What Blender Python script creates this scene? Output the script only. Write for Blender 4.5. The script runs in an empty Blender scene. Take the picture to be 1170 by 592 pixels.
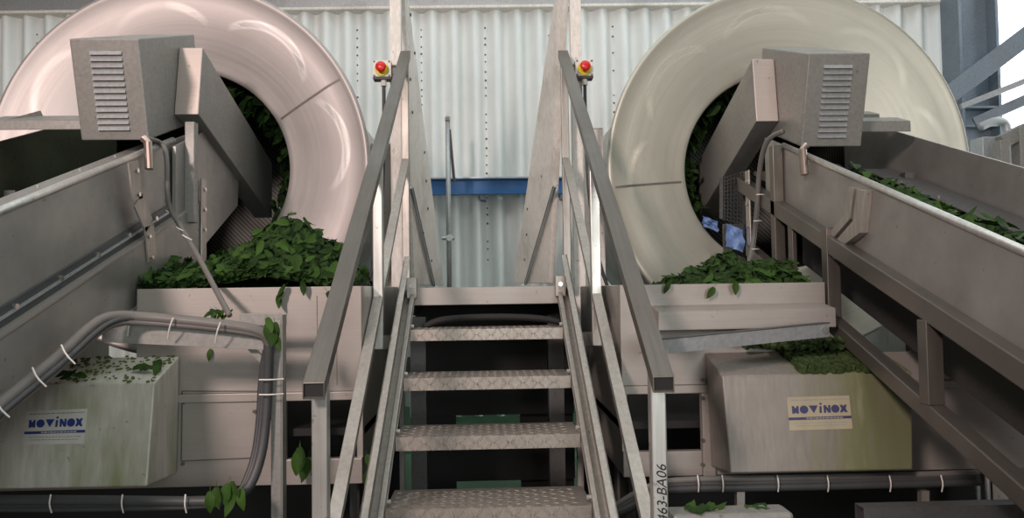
import bpy, bmesh, math, random
from math import sin, cos, pi, radians, sqrt, exp, atan2
from mathutils import Vector, Matrix
random.seed(7)
V = Vector
sc = bpy.context.scene
col = sc.collection

# ------------------------------------------------------------------ camera
FPX = 850.0
EYE = V((0, 0, 1.6))
RC = Matrix.Rotation(radians(-2.0), 3, 'Z') @ Matrix.Rotation(pi / 2 + radians(2.3), 3, 'X') @ Matrix.Rotation(radians(-0.8), 3, 'Z')
cam_d = bpy.data.cameras.new('camera')
cam_d.sensor_width = 36.0
cam_d.lens = 36.0 * FPX / 1170.0
cam_d.clip_start = 0.05
cam = bpy.data.objects.new('camera', cam_d)
cam.matrix_world = Matrix.Translation(EYE) @ RC.to_4x4()
col.objects.link(cam)
sc.camera = cam

# ------------------------------------------------------------------ light
w = bpy.data.worlds.new('overcast_sky'); sc.world = w; w.use_nodes = True
bg = w.node_tree.nodes['Background']
bg.inputs[0].default_value = (0.93, 0.97, 1.0, 1); bg.inputs[1].default_value = 3.2
sc.view_settings.view_transform = 'Standard'; sc.view_settings.look = 'None'
sc.view_settings.gamma = 1.0; sc.view_settings.use_curve_mapping = False
sc.view_settings.exposure = 0.0

def area(name, loc, target, sx, sy, power, color):
    d = bpy.data.lights.new(name, 'AREA'); d.shape = 'RECTANGLE'; d.size = sx; d.size_y = sy
    d.energy = power; d.color = color
    o = bpy.data.objects.new(name, d); o.location = loc
    o.rotation_euler = (V(target) - V(loc)).to_track_quat('-Z', 'Y').to_euler()
    col.objects.link(o); return o
area('hall_lamp', (-3.0, -3.3, 4.3), (0.0, 3.2, 1.4), .8, .8, 385, (1.0, 0.79, 0.735))
area('front_fill', (1.7, -6.4, 2.5), (-.6, 3.0, 1.2), 3.0, 2.0, 200, (0.95, 1.0, 0.97))  # broad fill added behind the camera to lift the foreground
area('rear_fill', (0.0, 5.6, 6.3), (0.0, 6.9, 2.0), 9.0, 1.6, 75, (0.90, 0.99, 1.0))  # area light added to brighten the back wall; ceiling is closed
area('overhead_fill', (0.5, 2.2, 6.3), (0.5, 2.6, 0.0), 7.0, 2.0, 80, (0.94, 1.0, 0.98))  # overhead fill added just below the closed ceiling

# ------------------------------------------------------------------ pixel / frame helpers
def ray(x, y): return RC @ V(((x - 585.0) / FPX, -(y - 296.0) / FPX, -1.0))
def at(x, y, Y): d = ray(x, y); return EYE + d * (Y / d.y)
def atx(x, y, X): d = ray(x, y); return EYE + d * (X / d.x)
SL = 0.376
def cv(X, Y, d): return V((X, Y, 1.6 + SL * Y - d))          # a point in the frame of the sloping conveyors
UH = V((0, 1, SL)).normalized(); NH = V((0, -SL, 1)).normalized()

# ------------------------------------------------------------------ mesh builder
class MB:
    def __init__(s): s.bm = bmesh.new()
    def quadstrip(s, rings, closed=True, caps=True):
        bm = s.bm; vs = [[bm.verts.new(p) for p in r] for r in rings]; n = len(vs[0])
        for a, b in zip(vs[:-1], vs[1:]):
            for i in range(n if closed else n - 1):
                j = (i + 1) % n
                bm.faces.new((a[i], a[j], b[j], b[i]))
        if caps and closed and n > 2:
            bm.faces.new(list(reversed(vs[0]))); bm.faces.new(vs[-1])
        return s
    def hexa(s, a, b): return s.quadstrip([a, b])              # two matching quads (or n-gons)
    def box(s, x0, x1, y0, y1, z0, z1):
        return s.hexa([V((x0, y0, z0)), V((x1, y0, z0)), V((x1, y1, z0)), V((x0, y1, z0))],
                      [V((x0, y0, z1)), V((x1, y0, z1)), V((x1, y1, z1)), V((x0, y1, z1))])
    def prism(s, poly, vec): return s.hexa([V(p) for p in poly], [V(p) + V(vec) for p in poly])
    def frame(s, p0, p1, up=None):
        d = (V(p1) - V(p0)).normalized()
        up = V(up) if up is not None else (V((0, 0, 1)) if abs(d.z) < 0.97 else V((1, 0, 0)))
        r = d.cross(up).normalized(); u = r.cross(d).normalized()
        return r, u
    def bar(s, p0, p1, wd, ht, up=None):
        p0, p1 = V(p0), V(p1); r, u = s.frame(p0, p1, up); r = r * wd / 2; u = u * ht / 2
        q = lambda p: [p - r - u, p + r - u, p + r + u, p - r + u]
        return s.hexa(q(p0), q(p1))
    def rhs(s, p0, p1, wd, ht, t=0.003, up=None, sq=False):                # open ended hollow section
        p0, p1 = V(p0), V(p1); r, u = s.frame(p0, p1, up)
        def q(p, k): a = r * (wd / 2 - k); b = u * (ht / 2 - k); return [p - a - b, p + a - b, p + a + b, p - a + b]
        if sq: r, u = V((1, 0, 0)), V((0, 0, 1))                      # end cut plumb
        rings = [q(p0, t), q(p0, 0), q(p1, 0), q(p1, t), q(p0, t)]
        return s.quadstrip(rings, True, False)
    def tube(s, pts, rad, n=8, smooth=0):
        pts = [V(p) for p in pts]
        for _ in range(smooth):
            q = [pts[0]]
            for a, b in zip(pts[:-1], pts[1:]): q += [a * .75 + b * .25, a * .25 + b * .75]
            pts = q + [pts[-1]]
        rings = []; r = None
        for i, p in enumerate(pts):
            d = (pts[min(i + 1, len(pts) - 1)] - pts[max(i - 1, 0)]).normalized()
            if r is None:
                r = d.cross(V((0, 0, 1)) if abs(d.z) < .9 else V((1, 0, 0))).normalized()
            else: r = (r - d * r.dot(d)).normalized()
            u = r.cross(d)
            rr = rad[i] if isinstance(rad, (list, tuple)) else rad
            rings.append([p + (r * cos(2 * pi * k / n) + u * sin(2 * pi * k / n)) * rr for k in range(n)])
        return s.quadstrip(rings)
    def disc(s, c, nrm, rad, h, n=8):
        c = V(c); nrm = V(nrm).normalized(); return s.tube([c, c + nrm * h], rad, n)
    def lathe(s, c, prof, n=96, closed_profile=False):            # prof = [(radius, y offset)], axis along Y
        c = V(c); bm = s.bm
        vs = [[bm.verts.new(c + V((r * cos(2 * pi * k / n), y, r * sin(2 * pi * k / n)))) for k in range(n)] for r, y in prof]
        if closed_profile: vs.append(vs[0])
        for a, b in zip(vs[:-1], vs[1:]):
            for i in range(n): bm.faces.new((a[i], a[(i + 1) % n], b[(i + 1) % n], b[i]))
        return s
    def build(s, name, mat, parent=None, bevel=0.0, smooth=False, label=None):
        bmesh.ops.recalc_face_normals(s.bm, faces=s.bm.faces)
        me = bpy.data.meshes.new(name); s.bm.to_mesh(me); s.bm.free()
        if smooth: me.shade_smooth()
        me.materials.append(mat)
        o = bpy.data.objects.new(name, me); col.objects.link(o)
        if parent is not None: attach(o, parent)
        if bevel:
            m = o.modifiers.new('edge', 'BEVEL'); m.width = bevel; m.segments = 2; m.limit_method = 'ANGLE'; m.angle_limit = radians(35)
        if label: o['label'] = label
        return o
def world_of(o):
    m = o.matrix_basis.copy()
    return world_of(o.parent) @ o.matrix_parent_inverse @ m if o.parent else m
def attach(o, parent):
    o.parent = parent
    o.matrix_parent_inverse = world_of(parent).inverted()
def thing(name, label, cat, loc, group=None):
    o = bpy.data.objects.new(name, None); o.empty_display_size = 0.05; col.objects.link(o); o.location = loc
    tag(o, label, cat, group); return o
def tag(o, label, cat, group=None, kind=None):
    o['label'] = label; o['category'] = cat
    if group: o['group'] = group
    if kind: o['kind'] = kind
    return o
def struct(o): o['kind'] = 'structure'; return o

# ------------------------------------------------------------------ materials
class NT:
    def __init__(s, name):
        s.m = bpy.data.materials.new(name); s.m.use_nodes = True
        s.t = s.m.node_tree; s.b = s.t.nodes['Principled BSDF']; s.l = s.t.links
        s.co = s.t.nodes.new('ShaderNodeTexCoord').outputs['Object']
    def n(s, typ, **kw):
        nd = s.t.nodes.new(typ)
        for k, v in kw.items(): setattr(nd, k, v)
        return nd
    def map(s, scale):
        m = s.n('ShaderNodeMapping'); m.inputs['Scale'].default_value = scale; s.l.new(s.co, m.inputs[0]); return m.outputs[0]
    def noise(s, scale, detail=4, rough=.55, vec=None):
        nd = s.n('ShaderNodeTexNoise'); nd.inputs['Scale'].default_value = scale; nd.inputs['Detail'].default_value = detail
        nd.inputs['Roughness'].default_value = rough; s.l.new(vec if vec is not None else s.co, nd.inputs['Vector']); return nd.outputs[0]
    def rng(s, x, a, b, c=0.0, d=1.0):
        nd = s.n('ShaderNodeMapRange'); nd.inputs[1].default_value = a; nd.inputs[2].default_value = b
        nd.inputs[3].default_value = c; nd.inputs[4].default_value = d; s.l.new(x, nd.inputs[0]); return nd.outputs[0]
    def mix(s, f, a, b):
        nd = s.n('ShaderNodeMix', data_type='RGBA')
        for inp, v in ((nd.inputs[0], f), (nd.inputs[6], a), (nd.inputs[7], b)):
            if hasattr(v, 'links') or hasattr(v, 'is_linked'): s.l.new(v, inp)
            elif isinstance(v, (tuple, list)): inp.default_value = (*v, 1) if len(v) == 3 else v
            else: inp.default_value = v
        return nd.outputs[2]
    def math(s, op, a, b=None, c=None):
        nd = s.n('ShaderNodeMath', operation=op)
        for i, v in enumerate((a, b, c)):
            if v is None: continue
            if isinstance(v, (int, float)): nd.inputs[i].default_value = v
            else: s.l.new(v, nd.inputs[i])
        return nd.outputs[0]
    def set(s, key, v):
        i = s.b.inputs[key]
        if isinstance(v, (int, float)): i.default_value = v
        elif isinstance(v, tuple): i.default_value = (*v, 1) if len(v) == 3 else v
        else: s.l.new(v, i)
    def bump(s, h, strength=.2, dist=.01):
        b = s.n('ShaderNodeBump'); b.inputs['Strength'].default_value = strength; b.inputs['Distance'].default_value = dist
        s.l.new(h, b.inputs['Height']); s.l.new(b.outputs[0], s.b.inputs['Normal'])

def steel(name, c, rough=.42, metal=.75, dirt=(.12, .1, .08), dirt_amt=.35, stretch=(1, 1, 1), algae=0.0, grain=.78):
    t = NT(name)
    g = t.noise(60, 3, .6, t.map(stretch)); big = t.noise(2.2, 5, .6); spot = t.noise(38, 2, .5)
    c2 = tuple(x * grain for x in c)
    cc = t.mix(t.rng(g, .3, .7), c2, c)
    cc = t.mix(t.rng(big, .5, .8, 0, dirt_amt), cc, dirt)
    cc = t.mix(t.rng(spot, .70, .76, 0, .55), cc, dirt)
    if algae:
        st = t.noise(7, 4, .6, t.map((1.0, 1.0, .12))); bl = t.noise(2.4, 3, .6)
        f = t.math('MULTIPLY', t.rng(st, .40, .66), t.rng(bl, .42, .60, 0, algae))
        cc = t.mix(f, cc, (.26, .29, .12))
    t.set('Base Color', cc); t.set('Metallic', metal)
    t.set('Roughness', t.rng(big, .3, .75, rough - .06, rough + .16))
    t.bump(g, .08, .002)
    return t.m
def plain(name, c, rough=.5, metal=0.0, var=.15):
    t = NT(name); g = t.noise(14, 4)
    t.set('Base Color', t.mix(t.rng(g, .3, .7), tuple(x * (1 - var) for x in c), c)); t.set('Roughness', rough); t.set('Metallic', metal); return t.m

M = {}
M['steel'] = steel('brushed_stainless', (.50, .47, .43), .42, .7, stretch=(1, 1, .1))
M['steel_x'] = steel('brushed_stainless_sheet', (.37, .34, .315), .42, .35, stretch=(.06, 1, 2.5), dirt_amt=.22, grain=.92)
M['steel_y'] = steel('brushed_stainless_rail', (.17, .157, .14), .36, .6, stretch=(1, .06, .06))
M['conv'] = steel('worn_stainless_conveyor', (.40, .39, .37), .45, .6, stretch=(1, .08, .08))
M['steel_dark'] = steel('dull_dark_steel', (.13, .13, .13), .5, .6)
M['hood'] = steel('grained_hood_steel', (.30, .298, .28), .45, .35, dirt_amt=.2)
M['cap'] = steel('brushed_end_cap', (.58, .51, .465), .4, .5, stretch=(.06, 1, 2.5), dirt_amt=.15, grain=.92)
M['algae'] = steel('stained_stainless_cover', (.68, .67, .60), .45, .12, stretch=(1, 1, .1), dirt_amt=.15, algae=.85)
def stained_cover():
    t = NT('stained_stainless_cover_olive')
    sx = t.n('ShaderNodeSeparateXYZ'); t.l.new(t.co, sx.inputs[0])
    g = t.noise(60, 3, .6, t.map((1, 1, .1))); st = t.noise(9, 5, .6, t.map((1, 1, .07))); bl = t.noise(2.2, 3, .6)
    cc = t.mix(t.rng(g, .3, .7), (.24, .22, .20), (.30, .28, .255))
    wob = t.math('ADD', sx.outputs[0], t.math('MULTIPLY', t.math('SUBTRACT', bl, .5), .5))
    f = t.math('MULTIPLY', t.rng(wob, 1.05, 1.38), t.rng(st, .30, .60, .45, 1.0))
    f2 = t.math('MULTIPLY', t.rng(wob, .98, 1.15, 0, .5), t.rng(st, .45, .6))
    cc = t.mix(f2, cc, (.32, .28, .13)); cc = t.mix(t.math('MULTIPLY', f, .85), cc, (.165, .185, .085))
    cc = t.mix(t.math('MULTIPLY', t.rng(st, .62, .72), t.rng(wob, 1.2, 1.4, 0, .5)), cc, (.42, .42, .28))
    t.set('Base Color', cc); t.set('Metallic', .25); t.set('Roughness', .5); t.bump(g, .06, .002); return t.m
M['algae_olive'] = stained_cover()
M['inner_green'] = steel('algae_stained_inner_panel', (.10, .115, .075), .55, .3, dirt=(.02, .035, .01), dirt_amt=.9)
M['strip'] = plain('dark_guide_strip', (.075, .085, .09), .45, .3)
M['pan'] = steel('grimy_return_pan', (.05, .05, .052), .55, .3)
M['galv'] = steel('galvanised_steel', (.50, .53, .55), .42, .6)
M['galv_dark'] = steel('blue_grey_painted_steel', (.22, .27, .32), .5, .3)
M['post'] = steel('pale_satin_post', (.66, .66, .63), .34, .75, stretch=(1, 1, .05), dirt_amt=.15)
M['bright'] = plain('polished_bolt_steel', (.8, .78, .74), .22, .9)
M['copper'] = plain('coppery_metal', (.52, .43, .38), .3, .9)
M['white_plate'] = steel('dirty_white_panel', (.92, .88, .82), .55, .0, dirt=(.2, .17, .13), dirt_amt=.5, stretch=(1, 1, .3))
M['tread'] = steel('chequer_plate', (.42, .375, .335), .38, .75)
M['black'] = plain('black_rubber_and_shade', (.009, .009, .009), .7)  # also colours the sheets and panels added as shade
M['grey_conduit'] = plain('grey_plastic_conduit', (.17, .16, .15), .5)
M['dark_conduit'] = plain('dark_and_shaded_conduit', (.06, .063, .066), .5)  # also the low grey conduits, with shade put into the colour
M['tie'] = plain('white_nylon', (.82, .8, .76), .5)
M['blue'] = plain('blue_paint', (.012, .16, .45), .4)
M['blue_film'] = plain('pale_blue_plastic', (.20, .34, .66), .5)
M['red'] = plain('red_plastic', (.75, .02, .02), .3)
M['yellow'] = plain('yellow_plastic', (.80, .60, .02), .4)
M['box_white'] = plain('light_grey_enclosure', (.80, .78, .74), .45)
M['box_dark'] = plain('dark_enclosure_base', (.10, .095, .085), .5)
M['ink'] = plain('black_marker', (.015, .014, .014), .7)
M['sticker'] = plain('white_sticker', (.72, .72, .66), .5)
M['sticker_old'] = plain('yellowed_sticker', (.43, .39, .27), .5)
M['logo'] = plain('blue_print', (.02, .05, .26), .5)
M['logo_old'] = plain('faded_navy_print', (.05, .05, .14), .5)
M['grey_print'] = plain('grey_print', (.30, .31, .32), .5)
M['belt'] = plain('worn_conveyor_belt', (.09, .085, .07), .6)
M['green_floor'] = plain('green_epoxy', (.22, .40, .26), .45)
M['floor'] = plain('shade_dark_floor', (.05, .05, .048), .5)  # near floor coloured dark to stand for shade under the machines
M['ceil'] = plain('pale_ceiling', (.55, .56, .55), .8)
M['hall'] = plain('pale_hall_wall', (.45, .44, .42), .8)

t = NT('corrugated_white_sheet')
g = t.noise(1.4, 5, .6); s2 = t.noise(6, 4, .6, t.map((1, 1, .08)))
cc = t.mix(t.rng(g, .35, .7), (.80, .84, .83), (.70, .75, .74)); cc = t.mix(t.rng(s2, .55, .75, 0, .35), cc, (.48, .48, .44))
t.set('Base Color', cc); t.set('Roughness', .55); M['wall'] = t.m

t = NT('leaf_green')
oi = t.n('ShaderNodeObjectInfo').outputs['Random']
g = t.noise(25, 3, .6)
cc = t.mix(oi, (.012, .036, .005), (.045, .105, .014)); cc = t.mix(t.rng(g, .35, .7, 0, .5), cc, (.02, .05, .008))
t.set('Base Color', cc); t.set('Roughness', .7); t.set('Specular IOR Level', .2); M['leaf'] = t.m
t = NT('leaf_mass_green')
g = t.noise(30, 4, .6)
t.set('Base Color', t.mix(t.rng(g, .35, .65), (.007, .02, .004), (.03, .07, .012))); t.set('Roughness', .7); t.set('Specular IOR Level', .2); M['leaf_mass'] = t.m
t = NT('moss_flecks')
g = t.noise(60, 4, .6)
t.set('Base Color', t.mix(t.rng(g, .35, .65), (.015, .028, .007), (.05, .085, .015))); t.set('Roughness', .8); M['moss'] = t.m

M['moss_light'] = plain('pale_moss', (.10, .14, .04), .8)

def drum_metal(name, c, seg_off, refl_light, side, refl_dark_amt):
    # turned stainless; reflection arcs painted in lighter and darker, one per sheet
    t = NT(name)
    oc = t.n('ShaderNodeTexCoord').outputs['Object']
    sx = t.n('ShaderNodeSeparateXYZ'); t.l.new(oc, sx.inputs[0])
    x, z = sx.outputs[0], sx.outputs[2]
    r = t.math('SQRT', t.math('ADD', t.math('MULTIPLY', x, x), t.math('MULTIPLY', z, z)))
    a = t.math('ARCTAN2', z, x)
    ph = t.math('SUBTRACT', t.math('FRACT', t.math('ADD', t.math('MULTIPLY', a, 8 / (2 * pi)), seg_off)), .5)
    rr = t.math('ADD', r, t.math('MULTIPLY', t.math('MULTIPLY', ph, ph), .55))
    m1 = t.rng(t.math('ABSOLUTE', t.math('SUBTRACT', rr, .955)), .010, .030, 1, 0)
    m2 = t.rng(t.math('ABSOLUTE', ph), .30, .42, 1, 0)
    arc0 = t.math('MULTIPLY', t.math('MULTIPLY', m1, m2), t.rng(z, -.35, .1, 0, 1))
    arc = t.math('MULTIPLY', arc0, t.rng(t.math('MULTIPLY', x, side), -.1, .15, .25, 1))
    refl_dark = t.math('MULTIPLY', arc0, t.rng(t.math('MULTIPLY', x, side), -.1, .15, .75, 0))
    comb = t.n('ShaderNodeCombineXYZ'); t.l.new(t.math('MULTIPLY', r, 60), comb.inputs[0]); t.l.new(t.math('MULTIPLY', a, .8), comb.inputs[1])
    ringn = t.noise(1.0, 4, .6, comb.outputs[0])
    big = t.noise(1.6, 5, .6)
    cc = t.mix(t.rng(ringn, .3, .7), tuple(v * .88 for v in c), c)
    cc = t.mix(t.rng(big, .45, .75, 0, .5), cc, tuple(v * .68 for v in c))
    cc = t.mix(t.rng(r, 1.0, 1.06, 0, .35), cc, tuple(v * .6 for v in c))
    cc = t.mix(t.math('MULTIPLY', refl_dark, refl_dark_amt), cc, tuple(v * .5 for v in c))
    cc = t.mix(t.math('MULTIPLY', arc, .95), cc, refl_light)
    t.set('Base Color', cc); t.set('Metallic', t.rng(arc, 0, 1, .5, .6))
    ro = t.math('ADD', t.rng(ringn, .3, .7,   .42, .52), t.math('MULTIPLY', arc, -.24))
    t.set('Roughness', ro); t.bump(ringn, .05, .002)
    t.set('Anisotropic', .0)
    tg = t.n('ShaderNodeTangent', direction_type='RADIAL', axis='Y'); t.l.new(tg.outputs[0], t.b.inputs['Tangent'])
    return t.m
M['seam'] = steel('brown_weld_seam', (.24, .21, .185), .5, .3)
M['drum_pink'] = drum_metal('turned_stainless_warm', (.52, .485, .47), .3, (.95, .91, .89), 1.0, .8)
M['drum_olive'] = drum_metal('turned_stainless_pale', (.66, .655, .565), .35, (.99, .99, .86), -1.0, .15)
t = NT('perforated_lining')
wv = t.n('ShaderNodeTexWave', bands_direction='DIAGONAL'); wv.inputs['Scale'].default_value = 16; t.l.new(t.co, wv.inputs['Vector'])
t.set('Base Color', t.mix(t.rng(wv.outputs[0], .4, .6), (.02, .02, .018), (.07, .072, .065))); t.set('Metallic', .5); t.set('Roughness', .45); M['lining'] = t.m

# ------------------------------------------------------------------ the setting
struct(MB().box(-9, 9, -8, 5.4, -.1, 0).build('floor', M['floor']))
struct(MB().box(-9, 9, 5.4, 9.5, -.1, 0).build('floor_rear', M['green_floor']))
WXE = at(1083, 60, 7.23).x
WY = lambda X: 7.36 - .030 * X                                     # back wall line
P0 = at(555, 100, 7.36).x; PITCH = 73.5 * 7.36 / 850 / 3
mb = MB(); xs = []; X = -9.0
front = []
N = int((WXE + 9) / (PITCH / 12))
for i in range(N + 1):
    X = -9 + i * PITCH / 12
    front.append(V((X, WY(X) - .048 * cos(2 * pi * (X - P0) / PITCH + pi), 0)))
mb.quadstrip([[p + V((0, 0, .36)) for p in front], [p + V((0, 0, 4.42)) for p in front]], False, False)
mb.quadstrip([[p + V((0, .04, .36)) for p in front], [p + V((0, .04, 4.42)) for p in front]], False, False)
wall = struct(mb.build('wall_back', M['wall'], smooth=True))
mb = MB()
for k in range(-10, 7):
    X = P0 + k * 3 * PITCH
    if X > 4.4 or X < -5: continue
    z = 1.9
    while z < 4.25:
        c = V((X, WY(X) - .030, z + random.uniform(-.012, .012)))
        if random.random() < .85: mb.disc(c, (0, -1, 0), random.uniform(.008, .0125), .004, 6)
        z += .085
rv = mb.build('rivets', M['box_dark'], wall)
struct(MB().hexa([V((-9, WY(-9) - .02, 0)), V((WXE, WY(WXE) - .02, 0)), V((WXE, WY(WXE) + .2, 0)), V((-9, WY(-9) + .2, 0))],
                 [V((-9, WY(-9) - .02, .46)), V((WXE, WY(WXE) - .02, .46)), V((WXE, WY(WXE) + .2, .46)), V((-9, WY(-9) + .2, .46))]).build('baseboard_back', M['green_floor']))
zt = at(500, 13, 7.36).z
def wallbar(name, mat, z0, z1, y0, y1):
    return struct(MB().hexa([V((-9, WY(-9) + y0, z0)), V((WXE, WY(WXE) + y0, z0)), V((WXE, WY(WXE) + y1, z0)), V((-9, WY(-9) + y1, z0))],
                 [V((-9, WY(-9) + y0, z1)), V((WXE, WY(WXE) + y0, z1)), V((WXE, WY(WXE) + y1, z1)), V((-9, WY(-9) + y1, z1))]).build(name, mat, bevel=.008))
wallbar('trim_1', M['white_plate'], zt, zt + .03, -.10, .05)
wallbar('trim_2', M['galv'], zt + .03, zt + .21, -.06, .05)
struct(MB().box(-9, WXE, 7.1, 7.8, zt + .21, 6.5).build('wall_back_upper', M['wall']))
struct(MB().box(-9.1, -9, -8, 7.8, 0, 6.5).build('wall_left', M['hall']))
struct(MB().box(-9, 9, -8.1, -8, 0, 6.5).build('wall_front', M['hall']))
struct(MB().box(7, 7.1, -8, 4.2, 0, 6.5).build('wall_right', M['hall']))
struct(MB().box(-9.1, 7.1, -8.1, 7.8, 6.5, 6.6).build('ceiling', M['ceil']))

# ------------------------------------------------------------------ drums
def make_drum(c, mat, label, seam_angles, lab_hole):
    R0, RH = 1.085, .592
    t = thing('drum', label, 'drum', V((c.x, c.y, c.z - R0)), 'big stainless drums')
    prof = [(R0 - .012, .03), (R0, .018), (R0, .004), (R0 - .008, -.006), (R0 - .022, -.008), (R0 - .034, 0.0),
            (R0 - .12, .010), (R0 - .25, .045), (R0 - .38, .085), (RH + .03, .118), (RH + .008, .122), (RH, .132), (RH + .004, .15)]
    def local(mb, name, m, parent, smooth=True):                      # mesh kept around the drum axis so its turned grain is concentric
        o = mb.build(name, m, None, smooth=smooth); o.location = c; attach(o, parent); return o
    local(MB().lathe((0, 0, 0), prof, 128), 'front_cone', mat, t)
    local(MB().lathe((0, 0, 0), [(R0 - .012, .03), (R0 - .05, .06), (R0 - .10, .2), (R0 - .10, 2.1), (.3, 2.12), (.02, 2.12)], 96), 'shell', M['steel'], t)
    local(MB().lathe((0, 0, 0), [(RH + .004, .15), (.86, .22), (.90, .30), (.90, 2.06), (.3, 2.08), (.02, 2.08)], 96), 'lining', M['lining'], t)
    for a in seam_angles:
        a = radians(a); d = V((cos(a), 0, sin(a))); s = V((-sin(a), 0, cos(a)))
        prm = MB()
        ys = [(R0 - .04, -.001), (R0 - .12, .008), (R0 - .25, .043), (R0 - .38, .083), (RH + .03, .116)]
        prm.quadstrip([[d * r + s * q * .006 + V((0, y - .0015 * (1 if k in (1,) else 0) - .001, 0)) for k, q in enumerate((-1, 0, 1))] for r, y in ys], False, False)
        local(prm, 'weld_seam', M['seam'], t)
    return t, c
DL = at(205, 191, 4.3); DR = at(903, 191, 4.3)
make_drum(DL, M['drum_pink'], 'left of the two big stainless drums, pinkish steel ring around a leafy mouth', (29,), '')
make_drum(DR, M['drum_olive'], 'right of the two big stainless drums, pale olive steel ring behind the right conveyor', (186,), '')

# ------------------------------------------------------------------ machine bases under the drums
YB = 3.0
def make_base(side):
    L = side < 0
    lab = 'stainless machine base with trough under the left drum' if L else 'stainless machine base with trough under the right drum'
    xi, xo = (-.50, -3.1) if L else (.54, 3.1)
    S = 1 if xi > 0 else -1
    t = thing('trough_machine', lab, 'machine base', V(((xi + xo) / 2, YB, 0)), 'machine bases under the drums')
    ztop = at(400, 327, YB).z if L else at(760, 325, YB).z
    zlow = at(400, 447, YB).z
    za, zb = at(380, 457, YB).z, at(380, 524, YB).z
    zbot = at(380, 553, YB).z
    def xb(a, b, y0, y1, z0, z1): return MB().box(min(a, b), max(a, b), y0, y1, z0, z1)
    xopen = at(327, 490, YB).x if L else at(801, 480, YB).x
    xm = S * 1.385
    xb(xi, xm, YB, YB + .02, zlow, ztop).build('trough_front', M['steel_x'], t, .003)
    xb(xm, xo, YB, YB + .02, zlow, 1.32).build('outer_front', M['steel_x'], t, .003)
    xb(xi, xo, YB - .012, YB + .03, za, zlow).build('front_flange', M['steel_x'], t, .003)
    xb(xopen, xo, YB, YB + .02, zbot, za).build('front_panel', M['steel_x'], t, .003)
    xb(xi, xopen, YB - .005, YB + .03, zbot, zb).build('lower_rail', M['steel_x'], t, .003)
    xb(xi, xi + S * .025, YB + .02, 4.27, zbot, ztop).build('side_panel', M['steel'], t, .003)
    xb(xi, xo, YB + .05, 6.2, 1.02, 1.05).build('trough_bottom', M['black'], t)  # steel floor coloured black for the shade inside the base
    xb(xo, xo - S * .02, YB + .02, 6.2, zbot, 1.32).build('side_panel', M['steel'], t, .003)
    xb(xi, xo, YB + .60, YB + .62, .0, 1.01).build('shade_sheet', M['black'], t)  # black sheets added to darken the space under the base
    xb(xi + S * .03, xi + S * .04, YB + .1, 4.5, .0, 1.01).build('shade_sheet', M['black'], t)
    for X, Y in ((xi + S * .06, 3.3), (xo - S * .06, 3.3), (xi + S * .06, 6.1), (xo - S * .06, 6.1)):
        MB().box(X - .04, X + .04, Y - .04, Y + .04, 0, 1.02).build('leg', M['steel_dark'], t, .003)
    if L:
        # seams of the hatch beside the cover
        p = MB(); y = YB - .002
        q = [at(208, 447, y), at(297, 447, y), at(293, 523, y), at(207, 527, y)]
        for a, b in zip(q, q[1:] + q[:1]): p.bar(a, b, .004, .004)
        p.build('hatch_seam', M['box_dark'], t)
        for x, yy in ((210, 460), (291, 470), (209, 530), (292, 520)): MB().disc(at(x, yy, YB - .001), (0, -1, 0), .007, .008).build('screw', M['box_dark'], t)
        for x in (362, 384): MB().bar(at(x, 338, YB - .001), at(x + 1, 440, YB - .001), .003, .003, V((0, 1, 0))).build('sheet_seam', M['seam'], t)
    else:
        a, b = at(752, 356, YB - .12), at(955, 352, YB - .12)
        h = V((0, 0, -.075))
        MB().hexa([a, b, b + h, a + h], [a + V((0, .12, .02)), b + V((0, .12, .02)), b + h + V((0, .12, 0)), a + h + V((0, .12, 0))]).build('ledge', M['steel_x'], t, .003)
        fr = xb(xopen, xopen + .05, YB - .02, YB + .0, zbot, za).build('frame_upright', M['steel_x'], t, .003)
        for yy in (434, 455, 503, 531): MB().disc(at(803, yy, YB - .02), (0, -1, 0), .008, .006).build('screw', M['box_dark'], t)
    return t
make_base(-1); make_base(1)

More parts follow.
